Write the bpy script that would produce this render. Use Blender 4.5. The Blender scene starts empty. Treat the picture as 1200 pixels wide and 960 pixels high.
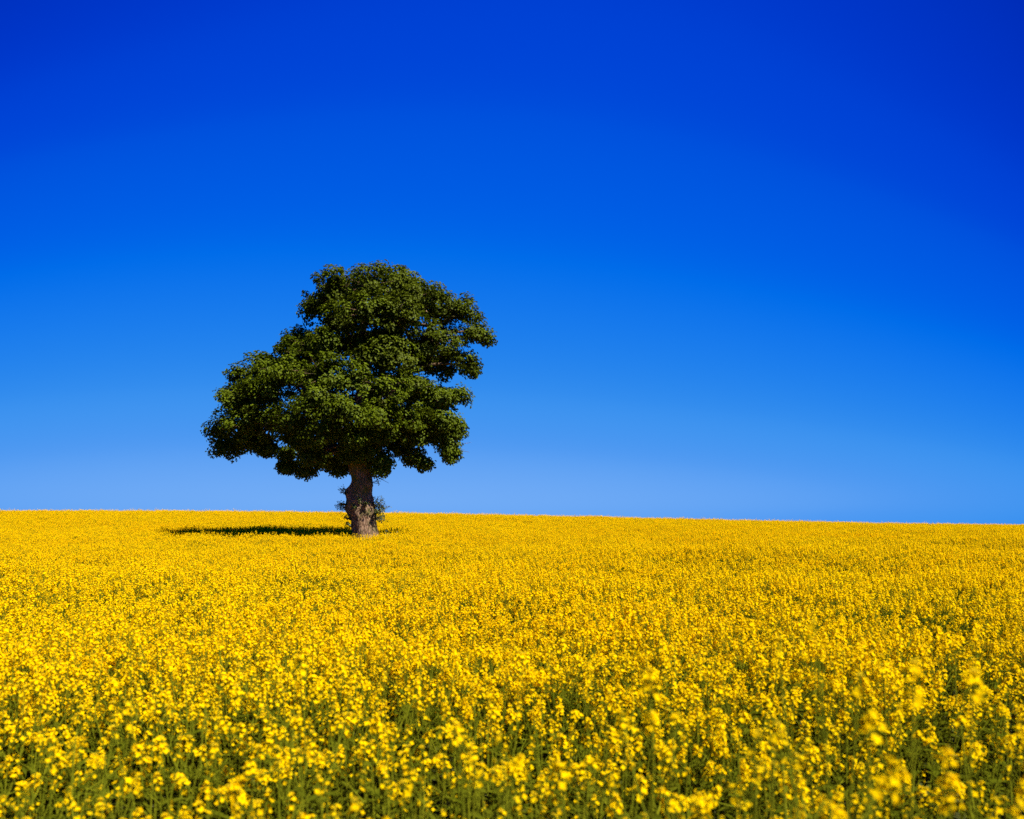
import bpy, math, random
import numpy as np
from mathutils import Vector, Matrix, Euler

R = math.radians
sc = bpy.context.scene
C = sc.collection
rng = np.random.default_rng(7)
random.seed(7)

# ------------------------------------------------------------------ camera
EYE = 2.25                      # metres above the soil at the camera
CROP = 1.15                     # usual height of the flowering crop
FPX = 933.3                     # focal length in pixels of the 1200 px wide photo (28 mm on 36 mm)
HORIZON = 601.0
cam = bpy.data.cameras.new('camera')
cam.lens = 28.0
cam.sensor_width = 36.0
cam.clip_start = 0.05
cam.clip_end = 6000
cam.dof.use_dof = True
cam.dof.focus_distance = 22.0
cam.dof.aperture_fstop = 2.0
cam_o = bpy.data.objects.new('camera', cam)
C.objects.link(cam_o)
cam_o.location = (0, 0, EYE)
cam_o.rotation_euler = (R(90), 0, 0)
cam.shift_y = (HORIZON - 480) / 1200   # level camera with a rising front: the verticals stay upright
sc.camera = cam_o

# ------------------------------------------------------------------ sky and sun
SUN_AZ, SUN_EL = R(128), R(51)  # clockwise from the view direction: behind the camera, to the right
world = bpy.data.worlds.new('World')
sc.world = world
world.use_nodes = True
nt = world.node_tree
sky = nt.nodes.new('ShaderNodeTexSky')
sky.sky_type = 'NISHITA'
sky.sun_disc = False
sky.sun_elevation = SUN_EL
sky.sun_rotation = SUN_AZ
sky.altitude = 0
sky.air_density = 1.0
sky.dust_density = 0.3
sky.ozone_density = 3.0
# a polarising filter deepens the blue: the sky's brightness is read through a colour scale, and the band opposite it is darker
sep = nt.nodes.new('ShaderNodeSeparateColor')
nt.links.new(sky.outputs[0], sep.inputs[0])
tc = nt.nodes.new('ShaderNodeTexCoord')
flat = nt.nodes.new('ShaderNodeVectorMath'); flat.operation = 'MULTIPLY'; flat.inputs[1].default_value = (1, 1, 0)
nrm = nt.nodes.new('ShaderNodeVectorMath'); nrm.operation = 'NORMALIZE'
dot = nt.nodes.new('ShaderNodeVectorMath'); dot.operation = 'DOT_PRODUCT'
BAND = R(-3)
dot.inputs[1].default_value = (math.sin(BAND), math.cos(BAND), 0)
band = nt.nodes.new('ShaderNodeMapRange')
band.inputs[1].default_value = 0.75; band.inputs[2].default_value = 1.0; band.inputs[3].default_value = 0.49; band.inputs[4].default_value = 1.0
drv = nt.nodes.new('ShaderNodeMath'); drv.operation = 'MULTIPLY'
div = nt.nodes.new('ShaderNodeMath'); div.operation = 'LOGARITHM'; div.inputs[1].default_value = 16.0
nt.links.new(tc.outputs['Generated'], flat.inputs[0]); nt.links.new(flat.outputs[0], nrm.inputs[0]); nt.links.new(nrm.outputs[0], dot.inputs[0])
nt.links.new(dot.outputs['Value'], band.inputs[0]); nt.links.new(band.outputs[0], drv.inputs[0]); nt.links.new(sep.outputs[0], drv.inputs[1])
dbl = nt.nodes.new('ShaderNodeMath'); dbl.operation = 'MULTIPLY'; dbl.inputs[1].default_value = 2.0
nt.links.new(drv.outputs[0], dbl.inputs[0]); nt.links.new(dbl.outputs[0], div.inputs[0])
scale_ = nt.nodes.new('ShaderNodeValToRGB')
scale_.color_ramp.interpolation = 'CARDINAL'
EXPOSURE, SKY_STRENGTH = 1.22, 0.15
SKY_SCALE = [(0.55, (0, 36, 168)), (0.70, (0, 45, 184)), (0.88, (0, 61, 207)), (1.07, (0, 80, 220)), (1.52, (0, 108, 233)), (2.8, (52, 141, 238)), (4.4, (84, 156, 242)), (6.47, (112, 171, 245)), (8.0, (119, 175, 245))]
els = scale_.color_ramp.elements
while len(els) < len(SKY_SCALE):
    els.new(0.5)
for el, (p, c) in zip(els, SKY_SCALE):
    el.position = math.log(p / 0.5, 16)
    el.color = (*[((v / 255 + 0.055) / 1.055) ** 2.4 if v > 10 else v / 255 / 12.92 for v in c], 1)
nt.links.new(div.outputs[0], scale_.inputs[0])
gain = nt.nodes.new('ShaderNodeVectorMath'); gain.operation = 'SCALE'; gain.inputs['Scale'].default_value = 1 / (SKY_STRENGTH * 2 ** EXPOSURE)
nt.links.new(scale_.outputs[0], gain.inputs[0])
bg = nt.nodes['Background']
nt.links.new(gain.outputs[0], bg.inputs[0])
bg.inputs[1].default_value = SKY_STRENGTH

sun = bpy.data.lights.new('sun', 'SUN')
sun.energy = 5.0
sun.angle = R(0.5)
sun.color = (1.0, 0.95, 0.86)
sun_o = bpy.data.objects.new('sun', sun)
C.objects.link(sun_o)
to_sun = Vector((math.sin(SUN_AZ) * math.cos(SUN_EL), math.cos(SUN_AZ) * math.cos(SUN_EL), math.sin(SUN_EL)))
sun_o.rotation_euler = to_sun.to_track_quat('Z', 'Y').to_euler()
sun_o.location = (20, -20, 40)

vs = sc.view_settings
vs.view_transform = 'Standard'
vs.look = 'None'
vs.gamma = 1
vs.use_curve_mapping = False
vs.exposure = EXPOSURE
sc.cycles.max_bounces = 6
sc.cycles.diffuse_bounces = 5
sc.cycles.transmission_bounces = 5
sc.cycles.glossy_bounces = 2
sc.cycles.use_denoising = False
sc.cycles.sample_clamp_indirect = 1.5
sc.cycles.caustics_reflective = False
sc.cycles.caustics_refractive = False


# ------------------------------------------------------------------ helpers
def tag(o, label=None, cat=None, group=None, kind=None):
    for k, v in (('label', label), ('category', cat), ('group', group), ('kind', kind)):
        if v:
            o[k] = v
    return o


def mesh_np(name, V, faces, mats=(), mat_idx=None, smooth=False):
    """V (n,3); faces: list of (m,k) index arrays."""
    me = bpy.data.meshes.new(name)
    V = np.asarray(V, np.float32)
    faces = [np.asarray(f, np.int32) for f in faces if len(f)]
    n_loops = sum(f.size for f in faces)
    n_poly = sum(len(f) for f in faces)
    me.vertices.add(len(V)); me.vertices.foreach_set('co', V.ravel())
    me.loops.add(n_loops); me.loops.foreach_set('vertex_index', np.concatenate([f.ravel() for f in faces]))
    me.polygons.add(n_poly)
    sizes = np.concatenate([np.full(len(f), f.shape[1], np.int32) for f in faces])
    me.polygons.foreach_set('loop_start', np.concatenate([[0], np.cumsum(sizes)[:-1]]).astype(np.int32))
    for m in mats:
        me.materials.append(m)
    if mat_idx is not None:
        me.polygons.foreach_set('material_index', np.asarray(mat_idx, np.int32))
    if smooth:
        me.polygons.foreach_set('use_smooth', np.ones(n_poly, bool))
    me.update(calc_edges=True)
    me.validate()
    return me


class Build:
    """Collects triangles and quads with a material number each."""
    def __init__(s):
        s.V, s.T, s.Q, s.tm, s.qm, s.n = [], [], [], [], [], 0

    def add(s, V, T=None, Q=None, m=0):
        V = np.asarray(V, float)
        s.V.append(V)
        if T is not None and len(T):
            s.T.append(np.asarray(T) + s.n); s.tm.append(np.full(len(T), m))
        if Q is not None and len(Q):
            s.Q.append(np.asarray(Q) + s.n); s.qm.append(np.full(len(Q), m))
        s.n += len(V)

    def tube(s, pts, rad, sides=6, m=0, noise=0.0):
        pts = np.asarray(pts, float); n = len(pts)
        rad = np.broadcast_to(np.asarray(rad, float), (n,))
        tang = np.gradient(pts, axis=0)
        tang /= np.linalg.norm(tang, axis=1, keepdims=True) + 1e-9
        ref = np.array([1.0, 0, 0]) if abs(tang[0, 0]) < 0.8 else np.array([0, 1.0, 0])
        out = []
        a = np.linspace(0, 2 * np.pi, sides, endpoint=False)
        for i in range(n):
            u = ref - tang[i] * ref.dot(tang[i]); u /= np.linalg.norm(u); ref = u
            v = np.cross(tang[i], u)
            r = rad[i] * (1 + noise * rng.normal(size=sides)) if noise else rad[i]
            out.append(pts[i] + (np.cos(a) * r)[:, None] * u + (np.sin(a) * r)[:, None] * v)
        V = np.concatenate(out)
        j = np.arange(sides); j2 = (j + 1) % sides
        Q = np.concatenate([np.stack([i * sides + j, i * sides + j2, (i + 1) * sides + j2, (i + 1) * sides + j], 1) for i in range(n - 1)])
        s.add(V, Q=Q, m=m)

    def mesh(s, name, mats, smooth=False):
        V = np.concatenate(s.V)
        f, mi = [], []
        if s.T: f.append(np.concatenate(s.T)); mi.append(np.concatenate(s.tm))
        if s.Q: f.append(np.concatenate(s.Q)); mi.append(np.concatenate(s.qm))
        return mesh_np(name, V, f, mats, np.concatenate(mi), smooth)


def link(name, me, parent=None, loc=(0, 0, 0)):
    o = bpy.data.objects.new(name, me)
    C.objects.link(o)
    o.location = loc
    if parent:
        o.parent = parent
    return o


# ------------------------------------------------------------------ materials
def new_mat(name):
    m = bpy.data.materials.new(name); m.use_nodes = True
    t = m.node_tree
    for n in list(t.nodes):
        t.nodes.remove(n)
    return m, t, t.nodes.new('ShaderNodeOutputMaterial')


def ramp(t, fac, stops):
    r = t.nodes.new('ShaderNodeValToRGB')
    e = r.color_ramp.elements
    while len(e) < len(stops):
        e.new(0.5)
    for el, (p, c) in zip(e, stops):
        el.position = p; el.color = (*c, 1)
    t.links.new(fac, r.inputs[0])
    return r.outputs[0]


def noise(t, scale, detail=3, rough=0.55, coord='Object', vec=None):
    n = t.nodes.new('ShaderNodeTexNoise')
    n.inputs['Scale'].default_value = scale; n.inputs['Detail'].default_value = detail; n.inputs['Roughness'].default_value = rough
    if vec is None:
        tc = t.nodes.new('ShaderNodeTexCoord'); vec = tc.outputs[coord]
    t.links.new(vec, n.inputs['Vector'])
    return n.outputs['Fac']


def thin_mat(name, stops, transl, scale, gloss=0.0, rough=0.5, use_island=True, back=None):
    """A leaf or petal: colour differs from leaf to leaf, light shines through."""
    m, t, out = new_mat(name)
    geo = t.nodes.new('ShaderNodeNewGeometry')
    oi = t.nodes.new('ShaderNodeObjectInfo')
    add = t.nodes.new('ShaderNodeMath'); add.operation = 'ADD'
    t.links.new(geo.outputs['Random Per Island'], add.inputs[0]); t.links.new(oi.outputs['Random'], add.inputs[1])
    fr = t.nodes.new('ShaderNodeMath'); fr.operation = 'FRACT'; t.links.new(add.outputs[0], fr.inputs[0])
    n = noise(t, scale, 2, 0.5, vec=geo.outputs['Position'])
    mix = t.nodes.new('ShaderNodeMix'); mix.data_type = 'FLOAT'
    mix.inputs[0].default_value = 0.5
    t.links.new(fr.outputs[0], mix.inputs[2]); t.links.new(n, mix.inputs[3])
    col = ramp(t, mix.outputs[0], stops)
    d = t.nodes.new('ShaderNodeBsdfDiffuse'); tr = t.nodes.new('ShaderNodeBsdfTranslucent')
    t.links.new(col, d.inputs[0]); t.links.new(col, tr.inputs[0])
    ms = t.nodes.new('ShaderNodeMixShader'); ms.inputs[0].default_value = transl
    t.links.new(d.outputs[0], ms.inputs[1]); t.links.new(tr.outputs[0], ms.inputs[2])
    last = ms.outputs[0]
    if gloss:
        g = t.nodes.new('ShaderNodeBsdfGlossy'); g.inputs['Roughness'].default_value = rough
        g.inputs[0].default_value = (1, 1, 1, 1)
        m2 = t.nodes.new('ShaderNodeMixShader'); m2.inputs[0].default_value = gloss
        t.links.new(last, m2.inputs[1]); t.links.new(g.outputs[0], m2.inputs[2]); last = m2.outputs[0]
    t.links.new(last, out.inputs[0])
    return m


PETAL = thin_mat('yellow_petal', [(0.15, (0.91, 0.50, 0.001)), (0.5, (0.93, 0.61, 0.001)), (0.9, (0.95, 0.69, 0.002))], 0.5, 0.25)
BUD = thin_mat('flower_bud', [(0.2, (0.38, 0.30, 0.01)), (0.8, (0.62, 0.42, 0.01))], 0.2, 0.5)
STEM = thin_mat('rape_stem', [(0.2, (0.095, 0.108, 0.005)), (0.8, (0.17, 0.172, 0.008))], 0.15, 0.4)
RLEAF = thin_mat('rape_leaf', [(0.2, (0.055, 0.068, 0.003)), (0.8, (0.10, 0.106, 0.005))], 0.35, 0.4)
OAKLEAF = thin_mat('oak_leaf', [(0.15, (0.050, 0.067, 0.002)), (0.5, (0.074, 0.101, 0.003)), (0.85, (0.106, 0.135, 0.004))], 0.25, 0.5, gloss=0.004, rough=0.5)
DARKLEAF = thin_mat('dark_oak_leaf', [(0.15, (0.041, 0.053, 0.002)), (0.5, (0.060, 0.077, 0.003)), (0.85, (0.084, 0.104, 0.004))], 0.25, 0.5, gloss=0.004, rough=0.5)
WEED = thin_mat('weed_leaf', [(0.2, (0.05, 0.07, 0.012)), (0.8, (0.10, 0.12, 0.02))], 0.3, 0.6, gloss=0.02)


def bark_mat():
    m, t, out = new_mat('oak_bark')
    tc = t.nodes.new('ShaderNodeTexCoord')
    mp = t.nodes.new('ShaderNodeMapping'); mp.inputs['Scale'].default_value = (1, 1, 0.28)
    t.links.new(tc.outputs['Object'], mp.inputs[0])
    fine = noise(t, 14, 6, 0.65, vec=mp.outputs[0])
    vor = t.nodes.new('ShaderNodeTexVoronoi'); vor.feature = 'DISTANCE_TO_EDGE'; vor.inputs['Scale'].default_value = 11
    t.links.new(mp.outputs[0], vor.inputs['Vector'])
    big = noise(t, 1.6, 3, 0.6, vec=tc.outputs['Object'])
    mixf = t.nodes.new('ShaderNodeMath'); mixf.operation = 'MULTIPLY'
    t.links.new(fine, mixf.inputs[0])
    vr = t.nodes.new('ShaderNodeMapRange'); vr.inputs[1].default_value = 0; vr.inputs[2].default_value = 0.18; vr.inputs[3].default_value = 0.45; vr.inputs[4].default_value = 1.0
    t.links.new(vor.outputs['Distance'], vr.inputs[0]); t.links.new(vr.outputs[0], mixf.inputs[1])
    bark = ramp(t, mixf.outputs[0], [(0.12, (0.030, 0.015, 0.007)), (0.34, (0.135, 0.078, 0.042)), (0.60, (0.26, 0.165, 0.10))])
    moss = t.nodes.new('ShaderNodeMix'); moss.data_type = 'RGBA'
    mr = t.nodes.new('ShaderNodeMapRange'); mr.inputs[1].default_value = 0.50; mr.inputs[2].default_value = 0.66
    t.links.new(big, mr.inputs[0]); t.links.new(mr.outputs[0], moss.inputs[0])
    t.links.new(bark, moss.inputs[6]); moss.inputs[7].default_value = (0.075, 0.078, 0.018, 1)
    b = t.nodes.new('ShaderNodeBsdfPrincipled'); b.inputs['Roughness'].default_value = 0.9; b.inputs['Specular IOR Level'].default_value = 0.15
    t.links.new(moss.outputs[2], b.inputs['Base Color'])
    bp = t.nodes.new('ShaderNodeBump'); bp.inputs['Strength'].default_value = 0.9; bp.inputs['Distance'].default_value = 0.06
    t.links.new(mixf.outputs[0], bp.inputs['Height']); t.links.new(bp.outputs[0], b.inputs['Normal'])
    t.links.new(b.outputs[0], out.inputs[0])
    return m


BARK = bark_mat()


def soil_mat():
    m, t, out = new_mat('field_soil')
    a = noise(t, 0.6, 5, 0.6); b_ = noise(t, 9, 4, 0.65)
    ad = t.nodes.new('ShaderNodeMath'); ad.operation = 'MULTIPLY_ADD'; ad.inputs[1].default_value = 0.5
    hb = t.nodes.new('ShaderNodeMath'); hb.operation = 'MULTIPLY'; hb.inputs[1].default_value = 0.5
    t.links.new(b_, hb.inputs[0]); t.links.new(a, ad.inputs[0]); t.links.new(hb.outputs[0], ad.inputs[2])
    col = ramp(t, ad.outputs[0], [(0.3, (0.03, 0.022, 0.008)), (0.5, (0.04, 0.045, 0.008)), (0.7, (0.055, 0.045, 0.016))])
    b = t.nodes.new('ShaderNodeBsdfPrincipled'); b.inputs['Roughness'].default_value = 0.95; b.inputs['Specular IOR Level'].default_value = 0.1
    t.links.new(col, b.inputs['Base Color'])
    bp = t.nodes.new('ShaderNodeBump'); bp.inputs['Strength'].default_value = 0.8; bp.inputs['Distance'].default_value = 0.05
    t.links.new(b_, bp.inputs['Height']); t.links.new(bp.outputs[0], b.inputs['Normal'])
    t.links.new(b.outputs[0], out.inputs[0])
    return m


SOIL = soil_mat()

# ------------------------------------------------------------------ terrain
CREST = 75.0
HX = np.array([-300, -75, -48, -34, -16, -8, 0, 8, 16, 24, 32, 40, 48, 75, 300.])
HP = np.array([597.5, 597.5, 597, 597, 599, 600, 602, 604, 606.5, 609, 611, 612.7, 614, 616, 617.])
HZ = EYE - 1.38 - (HP - HORIZON) / FPX * CREST


def smooth(a, b, x):
    t = np.clip((x - a) / (b - a), 0, 1)
    return t * t * (3 - 2 * t)


def ground_z(x, y):
    x = np.asarray(x, float); y = np.asarray(y, float)
    d = np.maximum(y, 1.0)
    g = np.interp(x, HX, HZ)
    z = g * smooth(24, CREST, y)
    over = np.maximum(y - CREST, 0)
    z = z - np.minimum(0.004 * over ** 2, 0.12 * over)
    roll = 0.09 * np.sin(y * 0.62 + 0.06 * x + 0.8) + 0.05 * np.sin(y * 0.31 - 0.17 * x + 2.0)
    return z + roll * smooth(6, 12, y) * (1 - smooth(26, 34, y))


def lines(a, fine, b, step, coarse_n):
    mid = np.arange(-fine, fine + step, step)
    return np.concatenate([-np.geomspace(b, fine + step, coarse_n), mid, np.geomspace(fine + step, b, coarse_n)])


gx = lines(0, 100, 2500, 2.0, 14)
gy = np.concatenate([-np.geomspace(400, 12, 8), np.arange(-10, 130, 1.5), np.geomspace(132, 3000, 16)])
X, Y = np.meshgrid(gx, gy)
Z = ground_z(X, Y)
nx, ny = len(gx), len(gy)
idx = np.arange(nx * ny).reshape(ny, nx)
Q = np.stack([idx[:-1, :-1], idx[:-1, 1:], idx[1:, 1:], idx[1:, :-1]], -1).reshape(-1, 4)
ground = link('ground', mesh_np('ground', np.stack([X, Y, Z], -1).reshape(-1, 3), [Q], [SOIL], smooth=True))
tag(ground, 'brown field soil under the rapeseed, rising gently to the crest', kind='structure')

# ------------------------------------------------------------------ oak
TD = 35.0                                     # metres to the trunk
S = TD / FPX                                  # metres per photo pixel there
TX = (427.0 - 600) * S
TZ0 = CROP + EYE - CROP - (628.5 - HORIZON) * S   # height of the point where the crop hides the trunk
tree_ground = float(ground_z(TX, TD))
tree = bpy.data.objects.new('oak_tree', None)
C.objects.link(tree)
tree.location = (TX, TD, tree_ground)
tag(tree, 'lone old oak with dense dark green crown and stout gnarled trunk in the yellow field', 'tree')


def zp(zx, zy, depth=0.0):
    """A point of the oak from its place in the enlarged photo, DEPTH metres behind the trunk (minus: before it), in the oak's own space."""
    px, py = 220 + zx / 2.6667, 290 + zy / 2.6667
    k = (TD + depth) / FPX
    return np.array([(px - 600) * k - TX, depth, EYE - (py - HORIZON) * k - tree_ground])


def trunk_mesh():
    # (height over the crop line in px of the 6.4x enlargement, left, right)
    prof = [(-190, 450, 690), (-120, 462, 672), (-40, 470, 664), (0, 472, 662), (70, 466, 652), (120, 462, 644), (170, 446, 640), (220, 418, 628), (270, 430, 612),
            (320, 446, 604), (370, 466, 616), (420, 466, 616), (470, 456, 602), (520, 444, 602), (570, 424, 612), (620, 404, 622), (680, 420, 610), (760, 450, 590)]
    prof = np.array(prof, float)
    k = S / 6.4
    base = EYE - (628.5 - HORIZON) * S - tree_ground
    hh = np.linspace(-190, 760, 90)
    L = np.interp(hh, prof[:, 0], prof[:, 1]); Rr = np.interp(hh, prof[:, 0], prof[:, 2])
    for _ in range(2):
        L[1:-1] = (L[:-2] + 2 * L[1:-1] + L[2:]) / 4; Rr[1:-1] = (Rr[:-2] + 2 * Rr[1:-1] + Rr[2:]) / 4
    sides = 64
    a = np.linspace(0, 2 * np.pi, sides, endpoint=False)
    V = []
    ph = rng.uniform(0, 6.28, 12)
    burrs = [(rng.uniform(0, 2 * np.pi), rng.uniform(100, 560), rng.uniform(0.04, 0.11), rng.uniform(0.25, 0.5), rng.uniform(25, 60)) for _ in range(26)]
    for i, h in enumerate(hh):
        c = ((L[i] + Rr[i]) / 2 + 340 * 6.4 - 427 * 6.4) * k
        r = (Rr[i] - L[i]) / 2 * k
        rr = r * (1 + 0.035 * np.sin(5 * a + ph[0] + h * 0.004) + 0.025 * np.sin(9 * a + ph[1] - h * 0.006) + 0.018 * np.sin(17 * a + ph[2] + h * 0.01) + 0.012 * np.sin(29 * a + ph[3] + h * 0.05))
        for ba, bh, amp, wa, wh in burrs:
            da = (a - ba + np.pi) % (2 * np.pi) - np.pi
            rr = rr + amp * np.exp(-(da / wa) ** 2 - ((h - bh) / wh) ** 2)
        if h < 60:
            rr = rr * (1 + 0.10 * ((60 - h) / 250) * (1 + np.sin(5 * a + 1)))
        rr = rr + rng.normal(0, 0.006, sides)
        V.append(np.stack([c + np.cos(a) * rr, np.sin(a) * rr * 0.95, np.full(sides, base + h * k)], 1))
    V[0][:, 2] = -0.12
    V = np.concatenate(V)
    n = len(hh); j = np.arange(sides); j2 = (j + 1) % sides
    Qs = np.concatenate([np.stack([i * sides + j, i * sides + j2, (i + 1) * sides + j2, (i + 1) * sides + j], 1) for i in range(n - 1)])
    return mesh_np('trunk', V, [Qs], [BARK], smooth=True)


link('trunk', trunk_mesh(), tree)

# crown: lobes of foliage (place in the 2.67x enlargement of the photo, half sizes, depths in metres, limb that carries it)
LOBES = [
    # top
    (560, 118, 115, 62, (-1.2, 1.4), 0), (455, 150, 85, 80, (-1.0, 1.2), 0), (395, 203, 55, 48, (0.3,), 0), (660, 120, 75, 54, (-0.2, 1.2), 0),
    (720, 165, 85, 65, (-1.0, 1.0), 1), (560, 200, 105, 68, (-2.3, 2.4), 0), (470, 235, 70, 55, (-1.6, 1.8), 0), (650, 222, 85, 60, (-2.0, 2.0), 1), (610, 285, 75, 45, (-1.0, 1.4), 1),
    # upper right
    (800, 195, 62, 50, (-0.4, 0.9), 1), (868, 205, 48, 50, (0.2,), 1), (890, 262, 42, 38, (0.0,), 1), (925, 280, 34, 22, (0.2,), 1), (790, 290, 80, 58, (-0.8, 1.0), 1),
    (845, 335, 62, 45, (0.1,), 1), (735, 320, 70, 58, (-0.4, 1.6), 1), (885, 372, 26, 30, (0.1,), 1), (815, 378, 38, 34, (0.5,), 1), (755, 365, 48, 32, (0.6,), 1),
    # shoulder
    (345, 298, 50, 38, (-0.2, 1.0), 2), (400, 310, 90, 55, (-1.6, 1.8), 2), (520, 315, 80, 48, (0.8, 2.2), 0), (550, 302, 48, 42, (-0.75,), 0), (562, 588, 48, 34, (-1.9,), 4), (640, 345, 95, 62, (-1.8, 1.8), 1),
    (440, 298, 58, 40, (-2.0,), 2), (640, 318, 68, 44, (-2.0,), 1), (338, 338, 58, 40, (-1.0,), 2), (560, 345, 60, 34, (-2.3,), 1),
    # left
    (250, 385, 68, 52, (-0.8, 0.9), 2), (174, 420, 48, 44, (0.2,), 2), (310, 400, 90, 68, (-2.3, 2.0), 2), (155, 490, 62, 55, (-0.6, 0.7), 3), (225, 460, 85, 62, (-1.9, 1.8), 3),
    (115, 565, 50, 55, (0.0,), 3), (190, 560, 80, 58, (-1.3, 1.2), 3), (120, 630, 42, 40, (0.1,), 3), (185, 622, 50, 38, (-0.2,), 3), (270, 545, 75, 60, (-2.2, 1.8), 3), (240, 605, 40, 30, (0.2,), 3),
    # middle front and back
    (420, 400, 95, 62, (-3.0, 2.6), 4), (520, 420, 85, 60, (-3.0, 2.8), 4), (400, 480, 95, 58, (-3.5, 2.8), 4), (500, 510, 90, 58, (-3.5, 2.9), 4), (330, 545, 70, 48, (-2.9, 2.0), 4),
    (430, 570, 80, 50, (-3.2, 2.4), 4), (500, 595, 62, 42, (-2.7, 2.2), 4), (350, 600, 62, 42, (-1.9, 1.2), 4), (390, 650, 48, 40, (-1.2, 0.9), 4), (450, 670, 48, 32, (0.6,), 4), (365, 695, 26, 26, (-0.4,), 4),
    (308, 655, 16, 34, (-0.4,), 4), (470, 700, 40, 18, (0.9,), 4),
    # lower right
    (610, 440, 85, 60, (-2.4, 2.8), 5), (600, 520, 80, 55, (-2.6, 2.6), 5), (700, 440, 78, 52, (-1.5, 2.0), 5), (775, 475, 68, 45, (-0.6, 1.0), 5), (835, 478, 40, 34, (0.2,), 5), (690, 525, 85, 55, (-1.6, 2.0), 5),
    (785, 545, 66, 48, (-0.6, 0.9), 5), (840, 560, 30, 50, (0.1,), 5), (640, 585, 65, 40, (-1.2, 1.6), 5), (720, 590, 60, 36, (-0.6, 1.0), 5), (815, 618, 36, 38, (0.1,), 5), (775, 590, 50, 30, (0.2,), 5), (705, 650, 30, 36, (0.1,), 5),
    (660, 625, 34, 26, (0.2,), 5), (605, 665, 32, 34, (-0.5,), 5), (520, 650, 36, 24, (-1.1,), 4), (600, 694, 18, 20, (-0.6,), 5), (736, 676, 15, 20, (0.0,), 5), (312, 688, 12, 16, (-0.3,), 4), (822, 650, 15, 20, (0.1,), 5), (250, 632, 20, 18, (0.1,), 3), (560, 640, 30, 22, (-1.2,), 5),
]
LIMB_END = {0: (550, 215, 0.1), 1: (760, 245, 0.2), 2: (300, 350, 0.3), 3: (190, 545, 0.1), 4: (440, 520, -2.2), 5: (730, 520, 0.2)}

limb_b = {k: Build() for k in LIMB_END}
fork = zp(540, 640, 0.0)
centers = []
limb_paths = {}
for k, (zx, zy, dp) in LIMB_END.items():
    end = zp(zx, zy, dp)
    t = np.linspace(0, 1, 12)[:, None]
    start = zp(540, 675, 0.0)
    mid = start * 0.55 + end * 0.45 + np.array([0, 0, 0.55 if k in (3, 5, 4) else 0.1]) + rng.normal(0, 0.15, 3)
    if k == 3:
        mid[2] = start[2] * 0.4 + end[2] * 0.6 + 0.2
    P = (1 - t) ** 2 * start + 2 * t * (1 - t) * mid + t ** 2 * end
    P[2:-1] += rng.normal(0, 0.06, (9, 3))
    r0 = {0: 0.40, 1: 0.30, 2: 0.30, 3: 0.27, 4: 0.24, 5: 0.28}[k]
    limb_b[k].tube(P, np.linspace(r0, 0.10, 12), 12, noise=0.04)
    limb_paths[k] = P

leafV, sprays = [], []
back_second = Build()
for (zx, zy, rx, ry, depths, lk) in LOBES:
    for dp in depths:
        c = zp(zx, zy, dp)
        rxm, rym = 0.95 * rx / 2.6667 * S, 0.93 * ry / 2.6667 * S
        wob = rng.uniform(0.84, 1.06) if zy > 170 else 1.0
        rxm, rym = rxm * wob, rym * wob
        rz = min(rxm, rym * 1.15, 1.3)
        P = limb_paths[lk]
        # branch from the nearest lower point of the limb
        di = np.linalg.norm(P - c, axis=1) + 0.8 * np.maximum(P[:, 2] - c[2] + 0.3, 0)
        di[:3] += 1.0
        a = P[di.argmin()]
        n = 7; t = np.linspace(0, 1, n)[:, None]
        mid = (a + c) / 2 + rng.normal(0, 0.18, 3) + np.array([0, 0, 0.12])
        B = (1 - t) ** 2 * a + 2 * t * (1 - t) * mid + t ** 2 * c
        r1 = 0.05 + 0.02 * np.linalg.norm(a - c)
        limb_b[lk].tube(B, np.linspace(min(r1, 0.11), 0.03, n), 6)
        # inner foliage, in the lobe's shade
        for q in range(int(np.clip(4 + 5 * rxm * rym, 3, 14)) if zx < 780 or zy > 400 else 2):
            d = rng.normal(size=3); d /= np.linalg.norm(d)
            sprays.append((c + d * np.array([rxm, rz, rym]) * rng.uniform(0.1, 0.55), d, rng.uniform(0.32, 0.46), lk))
        # clumps over the lobe
        vol = rxm * rym
        m = int(np.clip(10 + 9 * vol, 8, 32))
        for q in range(m):
            d = rng.normal(size=3); d[2] += 0.15; d /= np.linalg.norm(d)
            f = rng.uniform(0.62, 1.0) if rng.uniform() < 0.76 else rng.uniform(1.0, 1.18 if zy > 170 else 1.06)
            p = c + d * np.array([rxm, rz, rym]) * f
            tw = np.stack([c * (1 - s) + p * s + (rng.normal(0, 0.04, 3) if 0 < s < 1 else 0) for s in (0, 0.5, 1)])
            limb_b[lk].tube(tw, [0.016, 0.010, 0.005], 4)
            sprays.append((p, d, rng.uniform(0.20, 0.42) * (1.0 if f < 1 else 0.55), lk))

for k in limb_b:
    link('limb', limb_b[k].mesh('limb', [BARK], smooth=True), tree)


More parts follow.
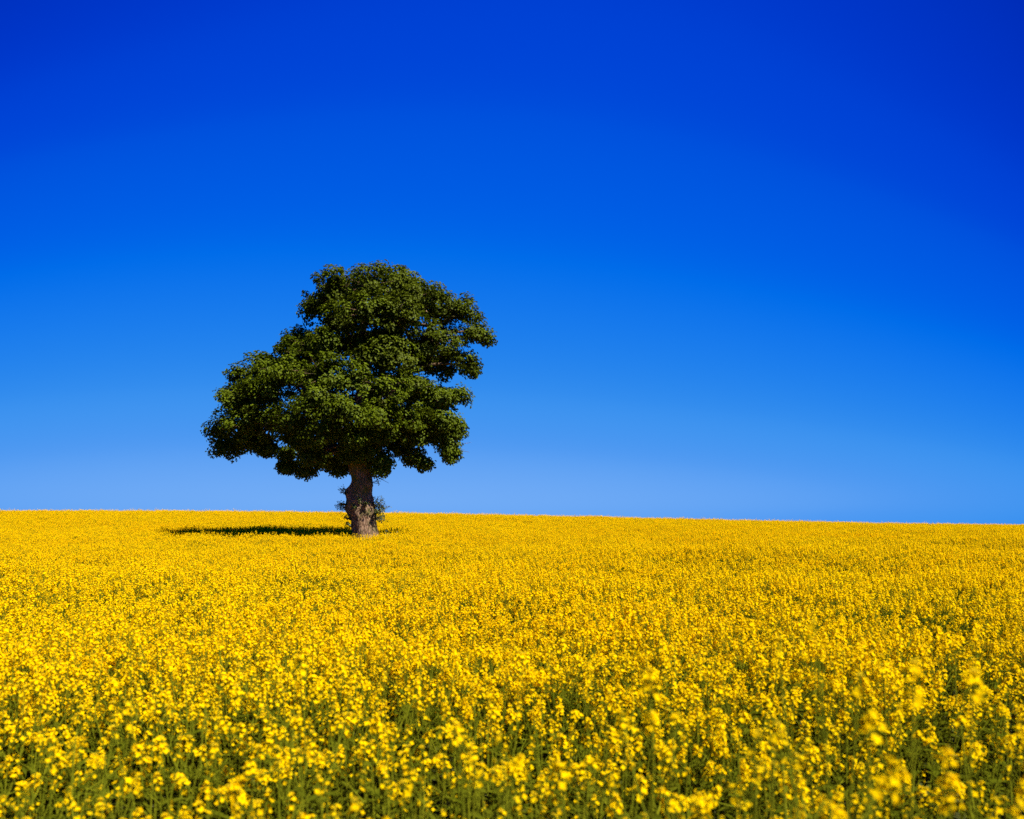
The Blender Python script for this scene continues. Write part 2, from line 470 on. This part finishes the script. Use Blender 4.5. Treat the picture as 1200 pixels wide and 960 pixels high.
def leaves(P, N, L, W, jit=1.0):
    """Kite shaped folded leaves: points P, rough normals N, lengths L, widths W."""
    n = len(P)
    t = rng.normal(size=(n, 3))
    N = N / (np.linalg.norm(N, axis=1, keepdims=True) + 1e-9)
    t -= N * (t * N).sum(1, keepdims=True); t /= np.linalg.norm(t, axis=1, keepdims=True) + 1e-9
    b = np.cross(N, t)
    L = L[:, None]; W = W[:, None]
    fold = rng.uniform(0.1, 0.5, (n, 1)) * W
    v0 = P
    v1 = P + t * L * 0.35 + b * W * 0.4 + N * fold * 0.7
    v2 = P + t * L * 0.75 + b * W * 0.5 + N * fold
    v3 = P + t * L - N * L * 0.12
    v4 = P + t * L * 0.75 - b * W * 0.5 + N * fold
    v5 = P + t * L * 0.35 - b * W * 0.4 + N * fold * 0.7
    V = np.stack([v0, v1, v2, v3, v4, v5], 1).reshape(-1, 3)
    i = np.arange(n)[:, None] * 6
    Qd = np.concatenate([i + np.array([[0, 1, 2, 3]]), i + np.array([[0, 3, 4, 5]])])
    return V, Qd


def spray_leaves(sprays, per, lo=0.075, hi=0.125):
    Ps, Ns, counts = [], [], []
    for p, d, r, lk in sprays:
        n = int(per * (r / 0.3) ** 1.6 * rng.uniform(0.7, 1.3))
        counts.append(n)
        u = rng.normal(size=(n, 3)); u /= np.linalg.norm(u, axis=1, keepdims=True)
        f = rng.uniform(0.35, 1.0, (n, 1)) ** 0.6
        up = np.array([0, 0, 0.25]) + 0.2 * d
        off = (u + up) * f * r * np.array([1.1, 1.1, 0.72])
        Ps.append(p + off)
        Ns.append(u * 0.4 + np.array([0, 0, 0.6]) + 0.65 * d + rng.normal(0, 0.22, (n, 3)))
    P = np.concatenate(Ps); N = np.concatenate(Ns)
    n = len(P)
    return (*leaves(P, N, rng.uniform(lo, hi, n), rng.uniform(lo, hi, n) * 0.62), np.array(counts))


V, Qd, counts = spray_leaves(sprays, 62, 0.10, 0.165)
# darker leaf colour on whole sprays, commoner in the upper limbs
dark_leaf = np.array([rng.uniform() < (0.75 if lk in (0, 1) else 0.12) for p, d, r, lk in sprays])
dark_leaf = np.repeat(dark_leaf, counts)
print('SPRAYS', len(sprays), 'LEAVES', len(V) // 6)
link('crown', mesh_np('crown', V, [Qd], [OAKLEAF, DARKLEAF], np.concatenate([dark_leaf, dark_leaf]).astype(np.int32)), tree)


# short leafy shoots on the trunk, and a bare twig under the crown
def shoots(name, spots, n_each, length, mat, parent, per=9, lo=0.05, hi=0.10):
    for (p, d) in spots:
        b = Build(); Ps, Ns = [], []
        dn = np.array(d, float) / np.linalg.norm(d)
        b.tube(np.stack([np.array(p) - dn * 0.10, np.array(p), np.array(p) + dn * 0.05]), [0.07, 0.06, 0.02], 6, m=1)
        p = np.array(p, float); d = np.array(d, float)
        for _ in range(n_each):
            dd = d + rng.normal(0, 0.36, 3); dd /= np.linalg.norm(dd)
            ln = length * rng.uniform(0.5, 1.2)
            e = p + dd * ln + np.array([0, 0, 0.12 * ln])
            tw = np.stack([p, (p + e) / 2 + rng.normal(0, 0.03, 3), e])
            b.tube(tw, [0.012, 0.008, 0.004], 4, m=1)
            for s in rng.uniform(0.3, 1.05, per):
                Ps.append(p * (1 - s) + e * s + rng.normal(0, 0.028, 3)); Ns.append(rng.normal(size=3) * 0.6 + np.array([0, -0.2, 0.7]))
        V, Q_ = leaves(np.array(Ps), np.array(Ns), rng.uniform(lo, hi, len(Ps)), rng.uniform(lo, hi, len(Ps)) * 0.6)
        b.add(V, Q=Q_, m=0)
        link(name, b.mesh(name, [mat, BARK]), parent)


def tp(X6, Y6, dep=0.0):
    """From the 6.4x enlargement of the trunk."""
    return zp((340 + X6 / 6.4 - 220) * 2.6667, (500 + Y6 / 6.4 - 290) * 2.6667, dep)


shoots('shoot', [(tp(435, 520, -0.1), (-0.8, -0.2, 0.8)), (tp(420, 590, -0.2), (-1, -0.2, 0.2)), (tp(420, 610, 0.1), (-1, 0, 0.1))], 11, 0.45, WEED, tree, per=7)
shoots('shoot', [(tp(445, 690, -0.3), (-0.7, -0.5, 0.2)), (tp(450, 740, -0.3), (-0.6, -0.5, 0.3))], 6, 0.25, WEED, tree, per=8)
shoots('shoot', [(tp(610, 610, -0.1), (1, -0.3, 0.6)), (tp(620, 660, -0.3), (1, -0.6, 0.1)), (tp(630, 690, -0.1), (1, -0.3, 0.1)), (tp(640, 640, 0.1), (1, 0.1, 0.4))], 15, 0.55, WEED, tree, per=10)
shoots('shoot', [(tp(520, 560, -0.66), (-0.1, -0.6, 0.5)), (tp(480, 600, -0.62), (-0.2, -0.6, 0.3)), (tp(560, 590, -0.6), (0.2, -0.6, 0.3))], 5, 0.2, WEED, tree, per=8)
shoots('shoot', [(tp(610, 420, -0.1), (0.9, -0.2, 0.3))], 4, 0.35, WEED, tree, per=4)
tw = Build()
a0 = zp(800, 615, 0.1)
for e in ((885, 610), (880, 640), (865, 632)):
    e = zp(*e, 0.1)
    tw.tube(np.stack([a0, (a0 + e) / 2 + np.array([0, 0, -0.06]), e]), [0.018, 0.012, 0.005], 4)
link('twig', tw.mesh('twig', [BARK]), tree)
tw = Build()
a0 = tp(605, 360)
for e in ((740, 425), (690, 400)):
    e = tp(*e)
    tw.tube(np.stack([a0, (a0 + e) / 2 + np.array([0, 0, 0.03]), e]), [0.016, 0.011, 0.005], 4)
link('twig', tw.mesh('twig', [BARK]), tree)

# low weeds beside the trunk
weed = bpy.data.objects.new('weed_clump', None)
C.objects.link(weed)
wx, wy = TX + 1.05, TD - 0.15
weed.location = (wx, wy, float(ground_z(wx, wy)))
tag(weed, 'low dark green weeds growing in the crop at the right foot of the oak trunk', 'weed')
wb = Build()
wspots = [((rng.uniform(-0.35, 0.5), rng.uniform(-0.4, 0.5), 0), (rng.normal(0, 0.12), rng.normal(0, 0.12), 1)) for _ in range(16)]
Ps, Ns = [], []
for p, d in wspots:
    p = np.array(p); d = np.array(d); ln = rng.uniform(0.9, 1.35)
    e = p + d / np.linalg.norm(d) * ln
    wb.tube(np.stack([p, (p + e) / 2 + rng.normal(0, 0.05, 3), e]), [0.012, 0.009, 0.004], 5)
    for s in rng.uniform(0.35, 1.0, 26):
        Ps.append(p * (1 - s) + e * s + rng.normal(0, 0.07, 3)); Ns.append(rng.normal(size=3) * 0.6 + np.array([0, -0.2, 0.7]))
link('stem', wb.mesh('stem', [STEM]), weed)
V, Qd = leaves(np.array(Ps), np.array(Ns), rng.uniform(0.08, 0.16, len(Ps)), rng.uniform(0.05, 0.09, len(Ps)))
link('foliage', mesh_np('foliage', V, [Qd], [WEED]), weed)


# ------------------------------------------------------------------ rapeseed
def rot_to(d):
    return np.array(Vector(d).to_track_quat('Z', 'Y').to_matrix())


PET_V = np.array([[0, 0, 0], [0.35, 0.30, 0.16], [0.85, 0.34, 0.10], [1.0, 0.0, 0.02], [0.85, -0.34, 0.10], [0.35, -0.30, 0.16]])
PET_T = np.array([[0, 1, 2], [0, 2, 3], [0, 3, 4], [0, 4, 5]])


def make_head(seed, small=False):
    """One flower head: open four petalled flowers round the stem tip, buds on top."""
    r = np.random.default_rng(seed)
    b = Build()
    n = r.integers(5, 11) if small else r.integers(8, 20)
    hgt = r.uniform(0.04, 0.11)
    b.tube(np.array([[0, 0, -0.03], [0, 0, 0], [0, 0, hgt * 0.9]]), [0.0022, 0.002, 0.0015], 4, m=1)
    for i in range(n):
        f = i / (n - 1)
        az = i * 2.4 + r.uniform(-0.4, 0.4)
        el = 0.15 + 0.9 * f + r.uniform(-0.2, 0.2)
        d = np.array([math.cos(az) * math.cos(el), math.sin(az) * math.cos(el), math.sin(el)])
        base = np.array([0, 0, hgt * 0.85 * f])
        ped = r.uniform(0.014, 0.032) * (1.15 - 0.5 * f)
        p = base + d * ped
        b.tube(np.stack([base, p]), [0.0009, 0.0008], 3, m=1)
        nrm = d + np.array([0, 0, 0.35]) + r.normal(0, 0.25, 3)
        M = rot_to(nrm / np.linalg.norm(nrm))
        sz = r.uniform(0.0105, 0.015)
        a0 = r.uniform(0, 1.57)
        for q in range(4):
            a = a0 + q * math.pi / 2 + r.uniform(-0.12, 0.12)
            c_, s_ = math.cos(a), math.sin(a)
            V = PET_V * sz
            lift = r.uniform(0.05, 0.5)
            V = V @ np.array([[math.cos(lift), 0, -math.sin(lift)], [0, 1, 0], [math.sin(lift), 0, math.cos(lift)]]).T * [1, 1, 1]
            V[:, 2] = np.abs(V[:, 2])
            V = V @ np.array([[c_, -s_, 0], [s_, c_, 0], [0, 0, 1]]).T
            b.add(V @ M.T + p, T=PET_T, m=0)
    for i in range(14):
        az = i * 2.4; ra = 0.0022 * math.sqrt(i)
        p = np.array([math.cos(az) * ra, math.sin(az) * ra, hgt * 0.95 + 0.008 - ra * 0.6])
        q = 0.0022; h = 0.0042
        V = np.array([[q, 0, 0], [0, q, 0], [-q, 0, 0], [0, -q, 0], [0, 0, h], [0, 0, -h]]) + p
        b.add(V, T=[[0, 1, 4], [1, 2, 4], [2, 3, 4], [3, 0, 4], [1, 0, 5], [2, 1, 5], [3, 2, 5], [0, 3, 5]], m=2)
    return b


HEADS = [make_head(100 + i) for i in range(7)] + [make_head(200 + i, True) for i in range(5)]


def make_plant(seed, few=False, tall=1.0):
    """Stem with branches, leaves, and where each flower head sits (matrix, head number); 1.15 m tall."""
    r = np.random.default_rng(seed)
    stem, fol, tips = Build(), Build(), []
    H = r.uniform(1.02, 1.16) * tall
    lean = r.normal(0, 0.05, 2)
    P = np.array([[lean[0] * s ** 2 + r.normal(0, 0.006), lean[1] * s ** 2 + r.normal(0, 0.006), H * s] for s in np.linspace(0, 1, 9)])
    stem.tube(P, np.linspace(0.0058, 0.0022, 9), 5)
    tips.append((P[-1], P[-1] - P[-2]))
    nb = r.integers(1, 3) if few and tall == 1.0 else r.integers(2, 5) if few else r.integers(5, 10)
    pods = []
    for k in range(nb):
        s = r.uniform(0.38, 0.80)
        a = P[0] * 0 + np.array([np.interp(s, np.linspace(0, 1, 9), P[:, i]) for i in range(3)])
        az = k * 2.4 + r.uniform(-0.5, 0.5)
        top = min(H * r.uniform(0.74, 1.05), a[2] + 0.62)
        out = r.uniform(0.07, 0.30)
        e = np.array([a[0] + math.cos(az) * out, a[1] + math.sin(az) * out, top])
        m = a * 0.6 + e * 0.4 + np.array([math.cos(az), math.sin(az), 0]) * 0.04
        t = np.linspace(0, 1, 6)[:, None]
        B = (1 - t) ** 2 * a + 2 * t * (1 - t) * m + t ** 2 * e
        stem.tube(B, np.linspace(0.0036, 0.0018, 6), 4)
        tips.append((B[-1], B[-1] - B[-2]))
        pods.append(B)
        # leaf in the fork
        leaf(fol, r, a, az + r.uniform(-0.4, 0.4), r.uniform(0.07, 0.14), r.uniform(0.018, 0.034), r.uniform(0.2, 0.9))
    for k in range(12):
        s = r.uniform(0.10, 0.72)
        a = np.array([np.interp(s, np.linspace(0, 1, 9), P[:, i]) for i in range(3)])
        leaf(fol, r, a, r.uniform(0, 6.28), r.uniform(0.10, 0.22), r.uniform(0.022, 0.055), r.uniform(0.1, 0.8))
    # thin young pods below the heads
    for (p, d) in tips:
        d = d / np.linalg.norm(d)
        for k in range(r.integers(3, 8)):
            q = p - d * r.uniform(0.02, 0.12)
            az = r.uniform(0, 6.28)
            e = q + np.array([math.cos(az) * 0.035, math.sin(az) * 0.035, r.uniform(0.01, 0.035)])
            stem.tube(np.stack([q, e]), [0.0011, 0.0009], 3)
    return stem, fol, tips


def leaf(fol, r, a, az, ln, w, el):
    d = np.array([math.cos(az) * math.cos(el), math.sin(az) * math.cos(el), math.sin(el)])
    sd = np.array([-math.sin(az), math.cos(az), 0])
    V = []
    for f, ww in ((0, 0.45), (0.3, 1.0), (0.65, 0.75), (1.0, 0.05)):
        c = a + d * ln * f + np.array([0, 0, -0.35 * ln * f ** 2])
        V += [c + sd * w * ww * 0.5 + np.array([0, 0, 0.12 * w]), c, c - sd * w * ww * 0.5 + np.array([0, 0, 0.12 * w])]
    Q_ = []
    for i in range(3):
        o = i * 3
        Q_ += [[o, o + 1, o + 4, o + 3], [o + 1, o + 2, o + 5, o + 4]]
    fol.add(V, Q=Q_)


NPL, NFEW, NTALL = 9, 9, 5      # well branched plants, plants with few heads
PLANTS = [make_plant(40 + i) for i in range(NPL)] + [make_plant(70 + i, True) for i in range(NFEW)] + [make_plant(90 + i, True, 1.5) for i in range(NTALL)]
prng = np.random.default_rng(3)
PLANT_HEADS = []
for k, (stem, fol, tips) in enumerate(PLANTS):
    row = []
    sparse = NPL <= k < NPL + NFEW
    for i, (p, d) in enumerate(tips):
        if sparse and i and prng.uniform() < 0.25:
            continue
        M = np.eye(4)
        a = prng.uniform(0, 6.28)
        Rz = np.array([[math.cos(a), -math.sin(a), 0], [math.sin(a), math.cos(a), 0], [0, 0, 1]])
        s = prng.uniform(0.6, 1.1)
        M[:3, :3] = rot_to(d / np.linalg.norm(d)) @ Rz * s
        M[:3, 3] = p
        row.append((M, int(prng.integers(4, 12) if sparse else prng.integers(9))))
    PLANT_HEADS.append(row)

# whole plants as sources of the mass of the crop
src = bpy.data.collections.new('rapeseed_sources')
MATS = [PETAL, STEM, BUD, RLEAF]
for k, (stem, fol, tips) in enumerate(PLANTS):
    b = Build()
    b.add(np.concatenate(stem.V), Q=np.concatenate(stem.Q), m=1)
    b.add(np.concatenate(fol.V), Q=np.concatenate(fol.Q), m=3)
    for M, h in PLANT_HEADS[k]:
        hb = HEADS[h]
        V = np.concatenate(hb.V) @ M[:3, :3].T + M[:3, 3]
        T = np.concatenate(hb.T); tm = np.concatenate(hb.tm); Qh = np.concatenate(hb.Q)
        for mm in (0, 2):
            pass
        n0 = b.n
        b.V.append(V); b.T.append(T + n0); b.tm.append(tm); b.Q.append(Qh + n0); b.qm.append(np.concatenate(hb.qm)); b.n += len(V)
    o = bpy.data.objects.new('rape_source', b.mesh('rape_source', MATS))
    src.objects.link(o)

# where plants stand
def vnoise(x, y, scale, seed):
    r = np.random.default_rng(seed)
    g = r.uniform(0, 1, (64, 64))
    u = (x / scale) % 64; v = (y / scale) % 64
    i = np.floor(u).astype(int); j = np.floor(v).astype(int)
    fu = u - i; fv = v - j
    fu = fu * fu * (3 - 2 * fu); fv = fv * fv * (3 - 2 * fv)
    i2 = (i + 1) % 64; j2 = (j + 1) % 64; i %= 64; j %= 64
    return (g[i, j] * (1 - fu) + g[i2, j] * fu) * (1 - fv) + (g[i, j2] * (1 - fu) + g[i2, j2] * fu) * fv


def scatter(y0, y1, dens, seed):
    r = np.random.default_rng(seed)
    half = lambda y: 3.0 + 0.86 * y
    n = int(dens * (y1 - y0) * 2 * half(y1))
    x = r.uniform(-half(y1), half(y1), n); y = r.uniform(y0, y1, n)
    keep = np.abs(x) < half(y)
    return x[keep], y[keep]


xs, ys = [], []
for y0, y1, dens, sd in ((-3, 10, 38, 1), (10, 40, 29, 2), (40, 90, 25, 3)):
    x, y = scatter(y0, y1, dens, sd)
    xs.append(x); ys.append(y)
x = np.concatenate(xs); y = np.concatenate(ys)
r = np.random.default_rng(11)
patch = 0.4 * vnoise(x, y, 0.7, 21) + 0.3 * vnoise(x, y, 2.6, 22) + 0.3 * vnoise(x * 0.6, y, 5.5, 23)
right = smooth(0.05, 0.6, x / np.maximum(y, 2)) * (1 - smooth(45, 70, y))
keep = r.uniform(0, 1, len(x)) < np.clip(0.25 + 1.30 * patch - 0.12 * right + 0.25 * smooth(25, 40, y), 0, 1)
keep &= np.hypot(x, y) > 1.35
keep &= np.hypot(x - TX, y - TD) > 0.95
keep &= np.hypot(x - wx, (y - wy)) > 0.45
x, y, right, patch = x[keep], y[keep], right[keep], patch[keep]
height = np.clip(1.0 + 0.10 * (vnoise(x, y, 1.3, 31) - 0.5) * 2 + r.normal(0, 1, len(x)) * np.where(y < 9, 0.07, 0.045), 0.75, 1.28)
rz = r.uniform(0, 2 * np.pi, len(x))
tx, ty = r.normal(0, 0.07, len(x)), r.normal(0, 0.07, len(x))
kind = r.integers(0, NPL, len(x))
few = r.uniform(0, 1, len(x)) < 0.94 * (1 - smooth(2.6, 8.2, y)) + 0.35 * right * (1 - patch)
kind = np.where(few, NPL + r.integers(0, NFEW, len(x)), kind)
# a few tall plants that stand out over the others close by
TALL = [(985, 825, 1.75), (1145, 800, 1.95), (958, 800, 2.1), (1050, 830, 2.0), (1012, 842, 1.9), (1092, 905, 1.9), (756, 790, 2.4), (872, 850, 2.2), (692, 900, 2.2),
        (560, 850, 2.6), (440, 935, 2.0), (365, 772, 3.1), (140, 848, 2.8), (1188, 890, 1.85), (890, 925, 1.9), (620, 925, 2.1)]
for px, py, d in TALL:
    x = np.append(x, (px - 600) / FPX * d); y = np.append(y, d)
    height = np.append(height, (EYE - (py - HORIZON) / FPX * d) / 1.66)
    rz = np.append(rz, r.uniform(0, 6.28)); tx = np.append(tx, r.normal(0, 0.02)); ty = np.append(ty, r.normal(0, 0.02))
    kind = np.append(kind, NPL + NFEW + r.integers(0, NTALL))
z = ground_z(x, y)

# the 300 that show largest: nearest plants whose flowering top lies in the picture
top = z + CROP * height - EYE
dep = y
inx = np.abs(x / np.maximum(dep, 0.1) * FPX) < 610
iny = (HORIZON - top / np.maximum(dep, 0.1) * FPX) < 985
order = np.argsort(np.where(inx & iny & (y > 0.8), dep, 1e9))
near = order[:300]
print('NEAR', dep[near].min(), dep[near].max(), 'ALL', len(x))
mass = np.ones(len(x), bool); mass[near] = False

# individuals
part_stem = [s.mesh('stem', [STEM]) for s, f, t in PLANTS]
part_fol = [f.mesh('foliage', [RLEAF]) for s, f, t in PLANTS]
part_head = [h.mesh('flower_head', [PETAL, STEM, BUD]) for h in HEADS]
protos = []


def make_rape(k):
    root = bpy.data.objects.new('rapeseed_plant', None)
    C.objects.link(root)
    tag(root, 'yellow flowering rapeseed plant among the nearest ones, with green stem and loose flower heads', 'rapeseed plant', 'nearest rapeseed plants in flower')
    link('stem', part_stem[k], root)
    link('foliage', part_fol[k], root)
    for M, h in PLANT_HEADS[k]:
        o = link('flower_head', part_head[h], root)
        o.matrix_local = Matrix(M.tolist())
    return root


def copy_plant(root, kids):
    c = root.copy(); C.objects.link(c)
    for ch in kids:
        d = ch.copy(); C.objects.link(d); d.parent = c
    return c


proto, kids = {}, {}
for i in near:
    k = int(kind[i])
    if k not in proto:
        o = proto[k] = make_rape(k)
        kids[k] = [q for q in C.objects if q.parent == o]
    else:
        o = copy_plant(proto[k], kids[k])
    s = float(height[i]) * (1.0 + 0.0)
    o.location = (float(x[i]), float(y[i]), float(z[i]))
    o.rotation_euler = (float(tx[i]), float(ty[i]), float(rz[i]))
    o.scale = (s, s, s)

# the mass
mx, my, mz = x[mass], y[mass], z[mass]
pts = bpy.data.meshes.new('rapeseed_crop')
n = len(mx)
pts.vertices.add(n)
pts.vertices.foreach_set('co', np.stack([mx, my, mz], 1).astype(np.float32).ravel())
at = pts.attributes.new('spin', 'FLOAT_VECTOR', 'POINT')
at.data.foreach_set('vector', np.stack([tx[mass], ty[mass], rz[mass]], 1).astype(np.float32).ravel())
at = pts.attributes.new('size', 'FLOAT', 'POINT')
at.data.foreach_set('value', height[mass].astype(np.float32))
at = pts.attributes.new('which', 'INT', 'POINT')
at.data.foreach_set('value', kind[mass].astype(np.int32))
crop = link('rapeseed_crop', pts)
tag(crop, 'dense yellow flowering rapeseed covering the field up to the crest', 'crop', kind='stuff')
g = bpy.data.node_groups.new('rapeseed_crop', 'GeometryNodeTree')
g.interface.new_socket('Geometry', in_out='INPUT', socket_type='NodeSocketGeometry')
g.interface.new_socket('Geometry', in_out='OUTPUT', socket_type='NodeSocketGeometry')
gi = g.nodes.new('NodeGroupInput'); go = g.nodes.new('NodeGroupOutput')
iop = g.nodes.new('GeometryNodeInstanceOnPoints')
ci = g.nodes.new('GeometryNodeCollectionInfo')
ci.inputs['Collection'].default_value = src
ci.inputs['Separate Children'].default_value = True
ci.inputs['Reset Children'].default_value = True


def named(nm, ty_):
    a = g.nodes.new('GeometryNodeInputNamedAttribute'); a.data_type = ty_
    a.inputs['Name'].default_value = nm
    return a.outputs[0]


g.links.new(gi.outputs[0], iop.inputs['Points'])
g.links.new(ci.outputs[0], iop.inputs['Instance'])
iop.inputs['Pick Instance'].default_value = True
g.links.new(named('which', 'INT'), iop.inputs['Instance Index'])
e2r = g.nodes.new('FunctionNodeEulerToRotation')
g.links.new(named('spin', 'FLOAT_VECTOR'), e2r.inputs[0])
g.links.new(e2r.outputs[0], iop.inputs['Rotation'])
g.links.new(named('size', 'FLOAT'), iop.inputs['Scale'])
g.links.new(iop.outputs[0], go.inputs[0])
md = crop.modifiers.new('plants', 'NODES')
md.node_group = g
